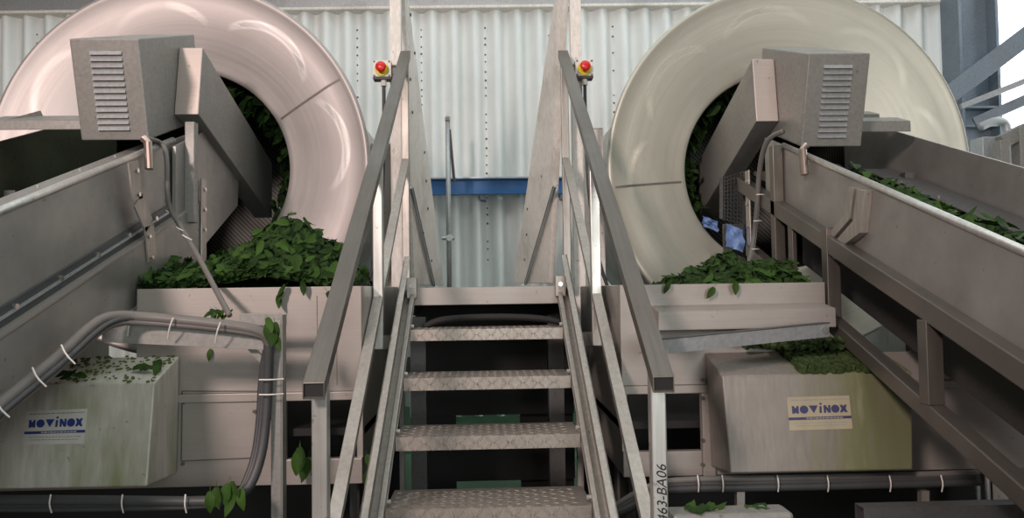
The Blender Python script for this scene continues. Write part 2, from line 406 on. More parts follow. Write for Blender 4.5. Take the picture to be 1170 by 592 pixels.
# sloped housings visible behind the covers
def cover(fr, bk, label, sticker, mats, ltag):
    t = thing('motor_cover', label, 'motor cover', (V(fr[3]) + V(fr[2])) / 2, 'sloping motor covers')
    MB().hexa(fr, bk).build('housing', mats[2], t, .006)
    q = sticker; nrm = (q[1] - q[0]).cross(q[3] - q[0]).normalized()
    if nrm.y > 0: nrm = -nrm
    def uv(u, v, h): return (q[0] * (1 - u) * (1 - v) + q[1] * u * (1 - v) + q[2] * u * v + q[3] * (1 - u) * v) + nrm * h
    st = MB().hexa([uv(u, v, .0002) for u, v in ((0, 0), (1, 0), (1, 1), (0, 1))], [uv(u, v, .0012) for u, v in ((0, 0), (1, 0), (1, 1), (0, 1))]).build('sticker', mats[0], t, label=ltag)
    p = MB()
    def poly(pts): p.hexa([uv(u, v, .0013) for u, v in pts], [uv(u, v, .0022) for u, v in pts])
    def circ(cu, cv_, ru, rv, n=20): poly([(cu + ru * cos(2 * pi * k / n), cv_ + rv * sin(2 * pi * k / n)) for k in range(n)])
    T, B = .27, .50
    poly([(.065, T), (.095, T), (.12, T + .08), (.145, T), (.17, T), (.17, B), (.132, B), (.120, B - .04), (.108, B), (.065, B)])
    circ(.255, (T + B) / 2, .068, .122)
    poly([(.335, T), (.48, T), (.408, B)])
    poly([(.505, T + .03), (.54, T + .03), (.535, B), (.50, B)]); circ(.527, .225, .02, .033, 12)
    poly([(.57, T), (.605, T), (.645, T + .11), (.645, T), (.68, T), (.68, B), (.64, B), (.605, B - .11), (.605, B), (.57, B)])
    circ(.755, (T + B) / 2, .066, .122)
    poly([(.83, T), (.87, T), (.888, T + .05), (.91, T), (.945, T), (.92, (T + B) / 2), (.95, B), (.91, B), (.888, B - .05), (.865, B), (.825, B), (.855, (T + B) / 2)])
    p.build('lettering', mats[1], st, label='large dark blue maker lettering')
    p = MB()
    poly([(.0, .615), (1, .605), (1, .685), (.0, .695)])
    p.build('stripe', mats[1], st)
    p = MB(); rnd = random.Random(5)
    def rule(u0, u1, v, h, hh=.0013):
        u = u0
        while u < u1:
            wd = rnd.uniform(.02, .07); e = min(u + wd, u1)
            pts = [(u, v), (e, v), (e, v + h), (u, v + h)]
            p.hexa([uv(a, b, hh) for a, b in pts], [uv(a, b, hh + .0006) for a, b in pts]); u = e + .012
    rule(.06, .96, .085, .028); rule(.08, .94, .78, .022); rule(.1, .9, .86, .022)
    p.build('small_print', M['grey_print'], st)
    p = MB(); rule(.28, .86, .637, .03, .0024); p.build('stripe_print', mats[0], st)
    return t
YC = 2.75
def quadY(pts): return [at(x, y, Y) for x, y, Y in pts]
frL = quadY([(-55, 440, YC), (177, 437, YC), (168, 556, 2.70), (-60, 560, 2.70)])
bkL = quadY([(-10, 410, 2.99), (205, 407, 2.99), (202, 541, 2.99), (-15, 543, 2.99)])
def onface(fr, x, y):
    n = (fr[1] - fr[0]).cross(fr[3] - fr[0]); d = ray(x, y); return EYE + d * ((fr[0] - EYE).dot(n) / d.dot(n))
cover(frL, bkL, 'sloping stainless motor cover stained green, below the left conveyor beside the stairs',
      [onface(frL, *p) for p in ((30, 470), (100, 467), (96, 507), (27, 508))], (M['sticker'], M['logo'], M['algae']), 'white maker sticker with blue print')
frR = quadY([(825, 430, YC), (1042, 424, YC), (1043, 537, 2.70), (835, 541, 2.70)])
bkR = quadY([(806, 403, 2.99), (1002, 398, 2.99), (1003, 528, 2.99), (812, 533, 2.99)])
cover(frR, bkR, 'sloping stainless motor cover with yellowed sticker, under the right conveyor frame',
      [onface(frR, *p) for p in ((899, 454), (970, 452), (974, 490), (902, 492))], (M['sticker_old'], M['logo_old'], M['algae_olive']), 'yellowed maker sticker with dark blue print')

# ------------------------------------------------------------------ staircase
RUN, RISE, Y0, Z0, HW = .285, .184, 3.66, 1.605, .345
nz = lambda Y: Z0 - (Y0 - Y) * RISE / RUN                         # nosing line
st = thing('staircase', 'open steel staircase with chequer plate treads climbing between the two machines', 'staircase', V((0, 1.3, 0)))
def chevrons(p, x0, x1, f, rows, pitch=.032):
    n = int((x1 - x0) / pitch)
    for rI in range(rows):
        for i in range(n):
            cx = x0 + (i + .5) * pitch; s = 1 if (i + rI) % 2 else -1
            a, b = .0145, .0045
            pts = [(-a, -a * s), (b * .7, -b * s * .0 - b * s), (a, a * s), (-b * .7, b * s)]
            lo = [f(cx + u, rI, v, 0.0) for u, v in pts]; hi = [f(cx + u * .75, rI, v * .75, .0022) for u, v in pts]
            p.hexa(lo, hi)
for k in range(1, 9):
    Yf, z = Y0 - RUN * k, Z0 - RISE * k
    p = MB()
    prof = [(Yf, z), (Yf + .25, z), (Yf + .25, z - .04), (Yf + .246, z - .04), (Yf + .246, z - .004), (Yf + .004, z - .004), (Yf + .004, z - .05), (Yf, z - .05)]
    p.quadstrip([[V((-HW, y, zz)) for y, zz in prof], [V((HW, y, zz)) for y, zz in prof]])
    if k < 7:
        chevrons(p, -HW + .01, HW - .01, lambda u, r, v, h: V((u, Yf - h, z - .014 - r * .024 + v)), 2)
        chevrons(p, -HW + .01, HW - .01, lambda u, r, v, h: V((u, Yf + .016 + r * .028 + v, z + h)), 8)
    tr = p.build('tread', M['tread'], st)
    for s in (-1, 1):
        MB().tube([V((s * (HW - .012), Yf + .05, z + .014)), V((s * (HW + .01), Yf + .05, z + .014))], .009, 6).build('bolt', M['bright'], tr)
for s in (-1, 1):
    a, b = .9, 3.72
    def Pn(X, Y, h): return V((s * X, Y, nz(Y) + h))
    p = MB()
    for (xa, xb, h0, h1) in ((.378, .406, .118, .126), (.348, .40, -.045, -.037), (.398, .406, -.045, .126)):
        p.hexa([Pn(xa, a, h0), Pn(xb, a, h0), Pn(xb, a, h1), Pn(xa, a, h1)], [Pn(xa, b, h0), Pn(xb, b, h0), Pn(xb, b, h1), Pn(xa, b, h1)])
    sr = p.build('stringer', M['steel'], st, .002)
    p = MB()
    p.hexa([Pn(.347, a, -.02), Pn(.368, a, -.02), Pn(.368, a, .016), Pn(.347, a, .016)], [Pn(.347, b, -.02), Pn(.368, b, -.02), Pn(.368, b, .016), Pn(.347, b, .016)])
    p.build('tread_carrier', M['steel'], st, .004)
    MB().box(s * .378 - .03, s * .378 + .03, .86, .98, 0, nz(.92) + .05).build('foot', M['steel_dark'], st, .003)
# clamps at the head of the stringers
for s in (-1, 1):
    p = MB(); p.box(s * .36 - .025, s * .36 + .025, 3.60, 3.66, 1.56, 1.66)
    c = p.build('clamp', M['steel'], st, .004)
    MB().tube([V((s * .36, 3.59, 1.62)), V((s * .36, 3.67, 1.62))], .012, 8).build('bolt', M['bright'], c)

# ------------------------------------------------------------------ railings
def railing(s, label):
    X = .475 if s < 0 else .488
    t = thing('stair_railing', label, 'railing', V((s * X, 1.6, 0)), 'railings of the stair')
    top = lambda Y: 1.362 + (Y - 2.1) * .70
    m = M['steel_y']
    MB().rhs(V((s * X, 2.06, top(2.06) - .005)), V((s * X, 4.5, top(4.5) - .005)), .060, .046, .003, None, True).build('top_rail', m, t, .003)
    MB().box(s * X - .028, s * X + .028, 2.066, 2.075, top(2.066) - .026, top(2.066) + .016).build('end_cap', M['black'], t)
    MB().rhs(V((s * X, 1.7, top(1.7) - .63)), V((s * X, 4.46, top(4.46) - .63)), .042, .03, .003).build('mid_rail', M['steel'], t, .003)
    low = lambda Y: nz(Y) - .03
    for Y, mt in ((2.14, M['post']), (3.3, M['post']), (4.46, M['steel'])):
        zb = low(Y) if Y < 3.6 else 1.6
        xo = s * (X - (.002 if Y < 3 else 0))
        po = MB().bar(V((xo, Y, zb)), V((xo, Y, top(Y) - .028)), .044, .044, V((0, 1, 0))).build('post', mt, t, .004)
        if Y < 3.6:
            fb = MB().box(min(s * .406, s * X), max(s * .406, s * X), Y - .02, Y + .02, zb, zb + .06).build('foot_bracket', m, t, .002)
        if s > 0 and Y < 2.5:
            cu = bpy.data.curves.new('marker', 'FONT'); cu.body = '463-BA06'; cu.size = .040; cu.extrude = .0004; cu.shear = .25
            to = bpy.data.objects.new('marker', cu); col.objects.link(to)
            bpy.context.view_layer.update()
            dg = bpy.context.evaluated_depsgraph_get(); me = bpy.data.meshes.new_from_object(to.evaluated_get(dg))
            bpy.data.objects.remove(to)
            o = bpy.data.objects.new('handwritten_number', me); me.materials.append(M['ink']); col.objects.link(o)
            base = at(765, 597, Y - .0235)
            base.x = xo + .017
            mw = Matrix.Translation(base) @ Matrix(((0, -1, 0), (0, 0, -1), (1, 0, 0))).to_4x4()
            me.transform(mw); attach(o, po); o['label'] = 'black handwritten number 463-BA06'
    return t
railing(-1, 'square tube stair railing on the left side, beside the leaf heap')
railing(1, 'square tube stair railing on the right side with handwritten number on its post')

# ------------------------------------------------------------------ walkway between the drums
wk = thing('walkway', 'raised steel walkway at the stair head running to the back wall', 'walkway', V((0, 5.2, 0)))
MB().box(-.40, .40, 3.665, 6.95, 1.585, 1.60).build('deck', M['steel_x'], wk)
MB().box(-.352, .352, 3.645, 3.664, 1.525, 1.612).build('edge_plate', M['steel_x'], wk, .003)
for s in (-1, 1):
    MB().box(min(s * .40, s * .42), max(s * .40, s * .42), 3.68, 6.95, 1.46, 1.60).build('side_beam', M['steel_dark'], wk)
    for Y in (3.95, 6.8): MB().box(s * .36 - .04, s * .36 + .04, Y - .04, Y + .04, 0, 1.46 if Y < 4 else 1.585).build('leg', M['steel_dark'], wk)
MB().box(-.36, .36, 6.0, 6.06, .95, 1.5).build('shade_panel', M['steel_dark'], wk)
MB().box(-.44, .53, 4.6, 4.66, .83, 1.585).build('shade_panel', M['black'], wk)  # dark panels added under the deck to stand for shade
MB().box(-.44, .53, 4.6, 4.66, .43, .765).build('shade_panel', M['black'], wk)
for s in (-1, 1): MB().box(min(s * .2, s * .44), max(s * .2, s * .44 if s < 0 else .53), 4.66, 4.70, 0, 1.5).build('shade_cheek', M['black'], wk)  # black cheeks added to shut out light beside the stair opening
hs = MB().tube([at(484, 374, 3.55), at(500, 366, 3.56), at(530, 363, 3.57), at(580, 362, 3.57), at(620, 364, 3.56), at(640, 368, 3.55)], .016, 8, 2).build('hose', M['black'], smooth=True)
tag(hs, 'black hose slung across under the stair head', 'hose')

# tall tapered plates beside the walkway
def tall_plate(pix, label, s):
    t = thing('side_plate', label, 'panel', pix[2] * .5 + pix[3] * .5, 'tall white side panels beside the walkway')
    nrm = V((s * .03, 0, 0))
    MB().hexa(pix, [p + nrm for p in pix]).build('panel', M['white_plate'], t, .006)
    a, b = pix[3], pix[2]
    a = pix[3] * .66 + pix[0] * .34; b = pix[2] * .6 + pix[3] * .4
    MB().bar(a + V((-s * .006, -.005, 0)), b + V((-s * .006, -.005, 0)), .012, .028).build('edge_seal', M['black'], t)
    MB().bar(a + V((-s * .004, -.09, 0)), b + V((-s * .004, -.09, 0)), .016, .02).build('edge_rail', M['galv'], t)
    rnd = random.Random(3 + s)
    for k in range(9):
        f = .1 + .1 * k; f2 = rnd.uniform(.12, .9); c = (pix[0] * (1 - f2) + pix[1] * f2) * (1 - f) + (pix[3] * (1 - f2) + pix[2] * f2) * f
        MB().disc(c, (-s, 0, 0), .011, .008, 6).build('bolt', M['box_dark'], t)
    # near upright that carries the panel
    x0 = min(pix[0].x, pix[3].x) if s < 0 else max(pix[0].x, pix[3].x)
    pz = 1.3
    MB().bar(V((pix[0].x + s * .05, 4.62, 0)), V((pix[0].x + s * .05, 4.62, pix[0].z)), .07, .06, V((0, 1, 0))).build('upright', M['white_plate'], t, .004)
    return t
tall_plate([at(462, -30, 4.68), at(463.5, -30, 4.75), at(507, 326, 6.75), at(474, 326, 5.5)], 'tall tapered white panel left of the walkway, behind the left railing', -1)
tall_plate([at(646, -30, 4.68), at(637, -30, 4.75), at(586, 324, 6.75), at(628, 324, 5.5)], 'tall tapered white panel right of the walkway, behind the right railing', 1)

# guard sheets between walkway and drums
def guard(x0, x1, y0, Y, label, mat):
    a, b = at(x0, y0, Y), at(x1, y0, Y)
    t = thing('guard_sheet', label, 'guard', V(((a.x + b.x) / 2, Y, 0)), 'guard sheets beside the drums')
    MB().hexa([a, b, V((b.x, Y, 0)), V((a.x, Y, 0))], [p + V((0, .02, 0)) for p in (a, b, V((b.x, Y, 0)), V((a.x, Y, 0)))]).build('sheet', mat, t, .003)
    MB().bar(a + V((0, .03, .0)), b + V((0, .03, .0)), .03, .03).build('top_flange', M['steel'], t, .003)
guard(423, 456, 166, 4.80, 'upright pale guard sheet between the left drum and the walkway', M['steel_x'])
guard(657, 689, 148, 4.80, 'upright pale guard sheet between the right drum and the walkway', M['white_plate'])

# ------------------------------------------------------------------ emergency stops
def estop(x, y, Y, label, side):
    c = at(x, y, Y); s = .056
    t = thing('emergency_stop', label, 'switch', c - V((0, 0, s)), 'emergency stops')
    MB().box(c.x - s, c.x + s, c.y, c.y + .07, c.z - s, c.z + s).build('enclosure', M['box_dark'], t, .004)
    MB().box(c.x - s, c.x + s, c.y - .012, c.y, c.z - s + .012, c.z + s).build('face_plate', M['box_white'], t, .003)
    MB().tube([c + V((0, -.012, 0)), c + V((0, -.022, 0))], .042, 20).build('yellow_ring', M['yellow'], t)
    MB().tube([c + V((0, -.02, .004)), c + V((0, -.045, .004)), c + V((0, -.062, .004)), c + V((0, -.070, .004))], [.017, .02, .032, .024], 18).build('red_button', M['red'], t, smooth=True)
    for i in (-1, 1):
        for j in (-1, 1): MB().disc(c + V((i * .045, -.012, j * .043 + .005)), (0, -1, 0), .006, .003).build('screw', M['box_dark'], t)
    b = c + V((.006, .03, -s))
    MB().tube([b, b + V((0, 0, -.035))], .017, 10).build('cable_gland', M['box_white'], t)
    pts = [b + V((0, 0, -.03)), b + V((0, 0, -.3)), b + V((side * .01, 0, -.7)), b + V((side * .06, .02, -1.1)), V((b.x + side * .16, b.y + .05, 1.5))]
    MB().tube(pts, .011, 8, 2).build('cable', M['dark_conduit'], t, smooth=True)
    for dz in (-.02, .035):
        MB().tube([c + V((-side * .05, .03, dz)), c + V((-side * .115, .06, dz))], .010, 8).build('standoff', M['copper'], t)
estop(436.5, 80, 4.5, 'red mushroom emergency stop on yellow ring beside the left drum', -1)
estop(667.5, 79, 4.5, 'red mushroom emergency stop on yellow ring beside the right drum', 1)

# ------------------------------------------------------------------ things at the back wall
a, b = at(480, 206, 7.2), at(620, 205, 7.2); h = V((0, 0, -.135))
bb = thing('blue_beam', 'blue painted steel channel fixed low across the corrugated wall', 'beam', (a + b) / 2 + h)
p = MB(); xa, xb_ = a.x - .35, b.x + .35; zt_, zb_ = a.z, a.z - .145
p.box(xa, xb_, 7.2, 7.208, zb_, zt_); p.box(xa, xb_, 7.15, 7.2, zt_ - .008, zt_); p.box(xa, xb_, 7.15, 7.2, zb_, zb_ + .008)
p.build('channel', M['blue'], bb, .002)
MB().box(xa, xb_, 7.12, 7.33, zt_ + .002, zt_ + .016).build('flashing', M['galv'], bb)
for X in (xa + .15, -.02, xb_ - .15): MB().box(X - .03, X + .03, 7.2, 7.40, zb_ - .05, zb_ - .0).build('bracket', M['galv_dark'], bb)
a, b = at(511, 138, 6.6), at(513.5, 322, 6.6)
pp = thing('standpipe', 'thin galvanised standpipe at the far end of the walkway before the blue channel', 'pipe', V((b.x, 6.6, 1.6)))
MB().tube([V((b.x, 6.6, 1.6)), V((b.x, 6.6, a.z))], .022, 10).build('pipe', M['galv'], pp, smooth=True)
MB().tube([V((b.x, 6.6, a.z)), V((b.x, 6.6, a.z + .03)), V((b.x, 6.6, a.z + .05))], [.03, .03, .012], 10).build('cap', M['bright'], pp)
q = at(519, 208, 6.6)
MB().tube([V((b.x + .015, 6.6, a.z - .08)), V((q.x, 6.6, q.z))], .013, 8).build('stay', M['dark_conduit'], pp)
q = at(514, 272, 6.6)
MB().tube([q + V((-.07, 0, 0)), q + V((.04, 0, .0))], .018, 8).build('branch', M['galv'], pp)
MB().disc(q + V((0, -.03, .0)), (0, -1, 0), .03, .03, 10).build('valve', M['galv'], pp)

# column and bracing at the right
cA, cB = at(1086, 60, 7.0), at(1131, 60, 7.0)
sc_ = thing('steel_column', 'blue grey steel column at the right end of the corrugated wall', 'column', V(((cA.x + cB.x) / 2, 7.0, 0)))
p = MB(); xl, xr = cA.x, cB.x
p.box(xl, xl + .03, 6.86, 7.14, 0, 6.4); p.box(xr - .03, xr, 6.86, 7.14, 0, 6.4); p.box(xl + .03, xr - .03, 6.99, 7.01, 0, 6.4)
p.build('profile', M['galv_dark'], sc_, .003)
for z in (at(1110, 127, 7.0).z, at(1110, 148, 7.0).z): MB().box(xl + .03, xr - .03, 6.87, 6.99, z, z + .02).build('stiffener', M['galv_dark'], sc_)
def brace(x0, y0, Ya, x1, y1, Yb, wd, ht, name, label, mat):
    o = MB().bar(at(x0, y0, Ya), at(x1, y1, Yb), wd, ht).build(name, mat, None, .004); tag(o, label, 'brace', 'braces beside the steel column'); return o
brace(1080, 112, 6.8, 1290, -48, 6.4, .10, .17, 'diagonal_brace', 'thickest diagonal brace rising right from the steel column', M['galv_dark'])
brace(1098, 122, 6.7, 1290, 45, 6.4, .05, .05, 'diagonal_brace', 'thin middle diagonal brace below the thick one at the right edge', M['galv'])
brace(1113, 140, 6.8, 1290, 62, 6.3, .06, .09, 'diagonal_brace', 'lowest diagonal brace at the right edge above the grey machine frame', M['galv_dark'])
# far machine frame behind the right conveyor
mf = thing('box_section_rack', 'grey box section machine frame at the right edge behind the right conveyor', 'machine frame', V((3.9, 5.6, 0)))
q = [at(1143, 160, 5.4), at(1172, 144, 5.4), at(1240, 150, 5.4), at(1240, 196, 5.4), at(1150, 196, 5.4)]
MB().box(q[0].x, q[0].x + .07, 5.4, 5.5, 0, q[0].z).build('upright', M['hood'], mf, .004)
MB().box(q[1].x - .05, q[2].x, 5.4, 5.5, q[1].z - .35, q[1].z).build('box_section', M['hood'], mf, .004)
MB().bar(at(1143, 163, 5.45), at(1172, 148, 5.45), .08, .10).build('box_section', M['hood'], mf, .004)
p = at(1118, 168, 5.6)
MB().box(p.x, p.x + .16, 5.55, 5.7, 0, p.z + .07).build('upright', M['galv'], mf, .004)
mp = MB().tube([at(1120, 145, 6.1), at(1135, 138, 6.1), at(1150, 139, 6.1), at(1152, 160, 6.1), at(1152, 230, 6.1), V((at(1152, 230, 6.1).x, 6.1, 0))], .035, 10, 2).build('bent_pipe', M['galv'], smooth=True)
tag(mp, 'bent galvanised pipe rising behind the grey machine frame at the right', 'pipe')

# ------------------------------------------------------------------ conveyors
def box_cv(p, X0, X1, Ya, Yb, d0, d1):                            # a beam along the slope
    return p.hexa([cv(X0, Ya, d0), cv(X1, Ya, d0), cv(X1, Ya, d1), cv(X0, Ya, d1)], [cv(X0, Yb, d0), cv(X1, Yb, d0), cv(X1, Yb, d1), cv(X0, Yb, d1)])
def hood(t, Xa, Xb, pf, pb, Y_front, L, louv):
    # Xa nearer the stairs; front face is square to the slope, top at pf pixel
    lo = atx(pf[0], pf[1], Xa); hi = atx(pb[0], pb[1], Xa)
    n = (hi - lo); u = UH * L
    F = [lo, V((Xb, lo.y, lo.z)), V((Xb, hi.y, hi.z)), hi]
    h = MB().hexa(F, [p + u for p in F]).build('motor_hood', M['hood'], t, .006)
    nh = n.normalized(); ax = V((Xb - Xa, 0, 0)); nf = ax.cross(n).normalized()
    if nf.y > 0: nf = -nf
    p = MB()
    for k in range(13):
        v0 = .10 + .062 * k; a0, a1 = .26, .72
        q0 = lo + ax * a0 + n * v0; q1 = lo + ax * a1 + n * v0; hgt = n * .036
        p.hexa([q0, q1, q1 + hgt, q0 + hgt], [q0 + nf * .011, q1 + nf * .011, q1 + hgt + nf * .001, q0 + hgt + nf * .001])
    p.build('louvres', M['galv'], h)
    sg = -1 if Xa < 0 else 1
    b = atx(169, 163, -1.425) if sg < 0 else atx(917, 171, 1.425)
    MB().tube([b + V((sg * .02, 0, .02)), b, b + V((-sg * .012 if sg < 0 else 0, -.012, -.115))], .017, 12).build('cable_gland', M['copper'], h)
    # slanting drive guard beside the hood
    return h
def drive_guard(t, Xi, Xo, top0, bot0, Yend, drop):
    a = atx(*top0, Xi); b = atx(*bot0, Xi)
    dz = drop
    prof = [V((0, a.y, a.z)), V((0, Yend, a.z - (Yend - a.y) * dz)), V((0, Yend, b.z - (Yend - b.y) * dz)), V((0, b.y, b.z))]
    o = MB().hexa([p + V((Xi, 0, 0)) for p in prof], [p + V((Xo, 0, 0)) for p in prof]).build('drive_guard', M['hood'], t, .004)
    lip = MB(); c = [V((Xi, a.y - .001, a.z)), V((Xo, a.y - .001, a.z)), V((Xo, b.y - .001, b.z)), V((Xi, b.y - .001, b.z))]
    lip.hexa(c, [p + V((0, -.006, 0)) for p in c]); lip.build('end_cap', M['cap'], o, .003)
    return o

# --- left conveyor
cl = thing('conveyor', 'inclined stainless conveyor on the left rising into the left drum mouth', 'conveyor', cv(-1.8, 1.5, 1.5), 'inclined feed conveyors')
YA, YE = 1.2, 3.75
XI = -1.45
sp = box_cv(MB(), XI, XI - .012, YA, YE, .60, .90).build('side_panel', M['conv'], cl)
MB().tube([cv(XI - .004, YA, .60), cv(XI - .004, YE - .25, .60)], .014, 10).build('rolled_lip', M['post'], sp, smooth=True)
box_cv(MB(), XI + .012, XI - .012, YA, 3.62, .885, .945).build('guide_channel', M['strip'], cl)
box_cv(MB(), XI + .02, XI + .012, YA, 3.62, .91, .918).build('guide_lip', M['galv'], cl)
for k in range(9): MB().disc(cv(XI + .012, 1.6 + .24 * k, .905), (1, 0, 0), .010, .010).build('bolt', M['bright'], cl)
MB().prism([cv(XI + .045, YA, .955), cv(XI + .045, 3.72, .955), cv(XI + .045, 3.72, 1.225), cv(XI + .045, 2.28, 1.15), cv(XI + .045, YA, 1.10)], (-.015, 0, 0)).build('lower_panel', M['conv'], cl)
box_cv(MB(), XI + .045, XI - .012, YA, 3.72, .945, .957).build('panel_flange', M['steel_x'], cl)
box_cv(MB(), -2.2, -2.212, YA, 4.5, .59, .95).build('side_panel', M['inner_green'], cl)
box_cv(MB(), XI - .02, -2.19, YA, YE, .89, .91).build('belt', M['belt'], cl)
sk = box_cv(MB(), -1.47, -1.65, YA, YE - .1, .637, .642).build('skirt_strip', M['hood'], cl)
for k in range(7): MB().disc(cv(-1.62, 1.9 + .28 * k, .637), NH, .008, .006).build('bolt', M['bright'], sk)
# head plate and posts
MB().prism([cv(XI + .03, 3.45, .62), cv(XI + .03, 4.0, .60), cv(XI + .03, 4.35, .85), cv(XI + .03, 4.3, 1.12), cv(XI + .03, 3.72, 1.2), cv(XI + .03, 3.45, .95)], (-.015, 0, 0)).build('head_plate', M['conv'], cl)
MB().box(XI + .03, XI + .075, 3.55, 3.60, cv(0, 3.55, 1.0).z, cv(0, 3.55, .52).z).build('upright', M['hood'], cl, .003)
a = atx(232, 205, -1.40); b = atx(236, 352, -1.40)
fb = MB().box(-1.403, -1.393, a.y - .03, a.y + .03, 1.06, a.z).build('flat_leg', M['steel'], cl, .002)
for k in range(3): MB().disc(V((-1.393, a.y, a.z - .05 - .1 * k)), (1, 0, 0), .01, .008).build('bolt', M['bright'], fb)
p = MB(); z0 = XI + .05
pts = [atx(152, 185, z0), atx(157, 228, z0), atx(170, 258, z0), atx(174, 298, z0)]
p = MB()
for q0, q1 in zip(pts[:-1], pts[1:]): p.bar(q0, q1, .006, .085, V((0, 1, 0)))
br = p.build('bracket', M['steel'], cl)
for x, y in ((156, 195), (158, 222), (170, 270), (173, 294)): MB().disc(atx(x, y, z0 + .003), (1, 0, 0), .009, .008).build('bolt', M['bright'], br)
hood(cl, -1.495, -1.79, (170, 160), (158, 44), 3.1, .66, 1)
drive_guard(cl, -1.38, -1.493, (232, 55), (227, 131), 4.85, .31)
# cross ties at the head
box_cv(MB(), -1.5, -2.26, 3.42, 3.56, .49, .535).build('cross_tie', M['hood'], cl, .003)
MB().bar(at(2, 143, 3.45), at(46, 131, 3.58), .04, .035).build('tie_end', M['hood'], cl)
MB().box(-2.30, -2.25, 3.38, 3.5, cv(0, 3.4, .60).z, cv(0, 3.4, .47).z).build('tie_end', M['box_white'], cl, .01)
for X in (-1.5, -2.15):
    for Y in (1.5, 3.45): MB().box(X - .025, X + .025, Y - .025, Y + .025, 0 if Y < 2 else 1.05, cv(0, Y, .82).z).build('leg', M['steel_dark'], cl)
# --- right conveyor
cr = thing('conveyor', 'inclined stainless conveyor on the right with open frame below, rising into right drum', 'conveyor', cv(1.8, 1.5, 1.5), 'inclined feed conveyors')
XI = 1.45; YE = 4.0
sp = box_cv(MB(), XI, XI + .012, YA, 3.78, .655, .94).build('side_panel', M['conv'], cr)
MB().tube([cv(XI + .004, YA, .655), cv(XI + .004, 3.55, .655)], .014, 10).build('rolled_lip', M['post'], sp, smooth=True)
box_cv(MB(), 2.2, 2.212, YA, 4.45, .645, .99).build('side_panel', M['conv'], cr)
box_cv(MB(), XI + .02, 2.19, YA, YE, .88, .90).build('belt', M['belt'], cr)
sk = box_cv(MB(), 2.02, 2.19, YA, YE - .1, .85, .855).build('skirt_strip', M['steel_dark'], cr)
for k in range(7): MB().disc(cv(2.06, 1.8 + .3 * k, .85), NH, .008, .006).build('bolt', M['bright'], sk)
box_cv(MB(), XI - .055, XI + .0, YA, 4.05, .925, 1.0).build('frame_rail', M['steel_y'], cr, .004)
box_cv(MB(), XI - .055, XI + .0, YA, 3.95, 1.262, 1.325).build('frame_rail', M['steel_y'], cr, .004)
box_cv(MB(), 1.62, 2.15, YA, 3.75, .96, 1.30).build('return_pan', M['pan'], cr)
def strut(xp, yp, d0, d1, wd):
    c = atx(xp, yp, XI - .03); MB().bar(V((XI - .03, c.y, cv(0, c.y, d1).z)), V((XI - .03, c.y, cv(0, c.y, d0).z)), wd, .05, V((0, 1, 0))).build('strut', M['steel_y'], cr, .003)
strut(888, 230, .66, 1.27, .05); strut(950, 320, .90, 1.27, .055); strut(1063, 400, 1.0, 1.27, .055); strut(905, 265, .98, 1.27, .022)
# forked bracket on the panel
X = XI - .035
p = MB()
for poly in (((969, 214), (976, 215), (971, 250), (950, 274), (948, 290), (942, 286), (944, 270), (964, 246)), ((979, 216), (987, 218), (982, 266), (962, 281), (957, 297), (951, 295), (954, 276), (974, 253))):
    p.prism([atx(x, y, X) for x, y in poly], (.034, 0, 0))
p.prism([atx(969, 214, X + .026), atx(987, 218, X + .026), atx(982, 262, X + .026), atx(957, 285, X + .026), atx(946, 280, X + .026), atx(966, 248, X + .026)], (.006, 0, 0))
p.build('fork_bracket', M['steel'], cr)
a = atx(852, 195, 1.40)
fb = MB().box(1.405, 1.413, a.y - .03, a.y + .03, 1.2, a.z).build('flat_leg', M['steel'], cr, .002)
for k in range(3): MB().disc(V((1.405, a.y, a.z - .06 - .12 * k)), (-1, 0, 0), .01, .008).build('bolt', M['bright'], fb)
hood(cr, 1.495, 1.785, (915, 168), (924, 61), 3.4, .6, 1)
drive_guard(cr, 1.38, 1.493, (859, 68), (864, 139), 5.0, .36)
box_cv(MB(), 1.5, 2.12, 3.60, 3.72, .545, .60).build('cross_tie', M['hood'], cr, .003)
box_cv(MB(), 1.5, 2.1, 3.85, 3.95, .545, .60).build('cross_tie', M['hood'], cr, .003)
for X in (1.5, 2.15):
    for Y in (1.3, 3.7): MB().box(X - .025, X + .025, Y - .025, Y + .025, 0 if Y < 2 else 1.05, cv(0, Y, .83).z).build('leg', M['steel_dark'], cr)
# mesh guard behind the head of the right conveyor
mg = thing('mesh_guard', 'small wire mesh guard beneath the right drive guard', 'mesh guard', at(838, 250, 4.15))
q = [at(824, 204, 4.15), at(850, 196, 4.15), at(850, 256, 4.15), at(824, 250, 4.15)]
p = MB()
for k in range(8):
    f = k / 7; p.bar(q[0] * (1 - f) + q[1] * f, q[3] * (1 - f) + q[2] * f, .004, .004)
for k in range(13):
    f = k / 12; p.bar(q[0] * (1 - f) + q[3] * f, q[1] * (1 - f) + q[2] * f, .004, .004)
p.build('wires', M['steel_dark'], mg)
p = MB(); p.bar(q[0], q[3], .016, .016); p.bar(q[1], q[2], .016, .016); p.build('frame', M['steel_dark'], mg)
p = at(838, 256, 4.15); MB().box(p.x - .06, p.x + .06, 4.14, 4.16, 1.05, p.z).build('stand', M['steel_dark'], mg)

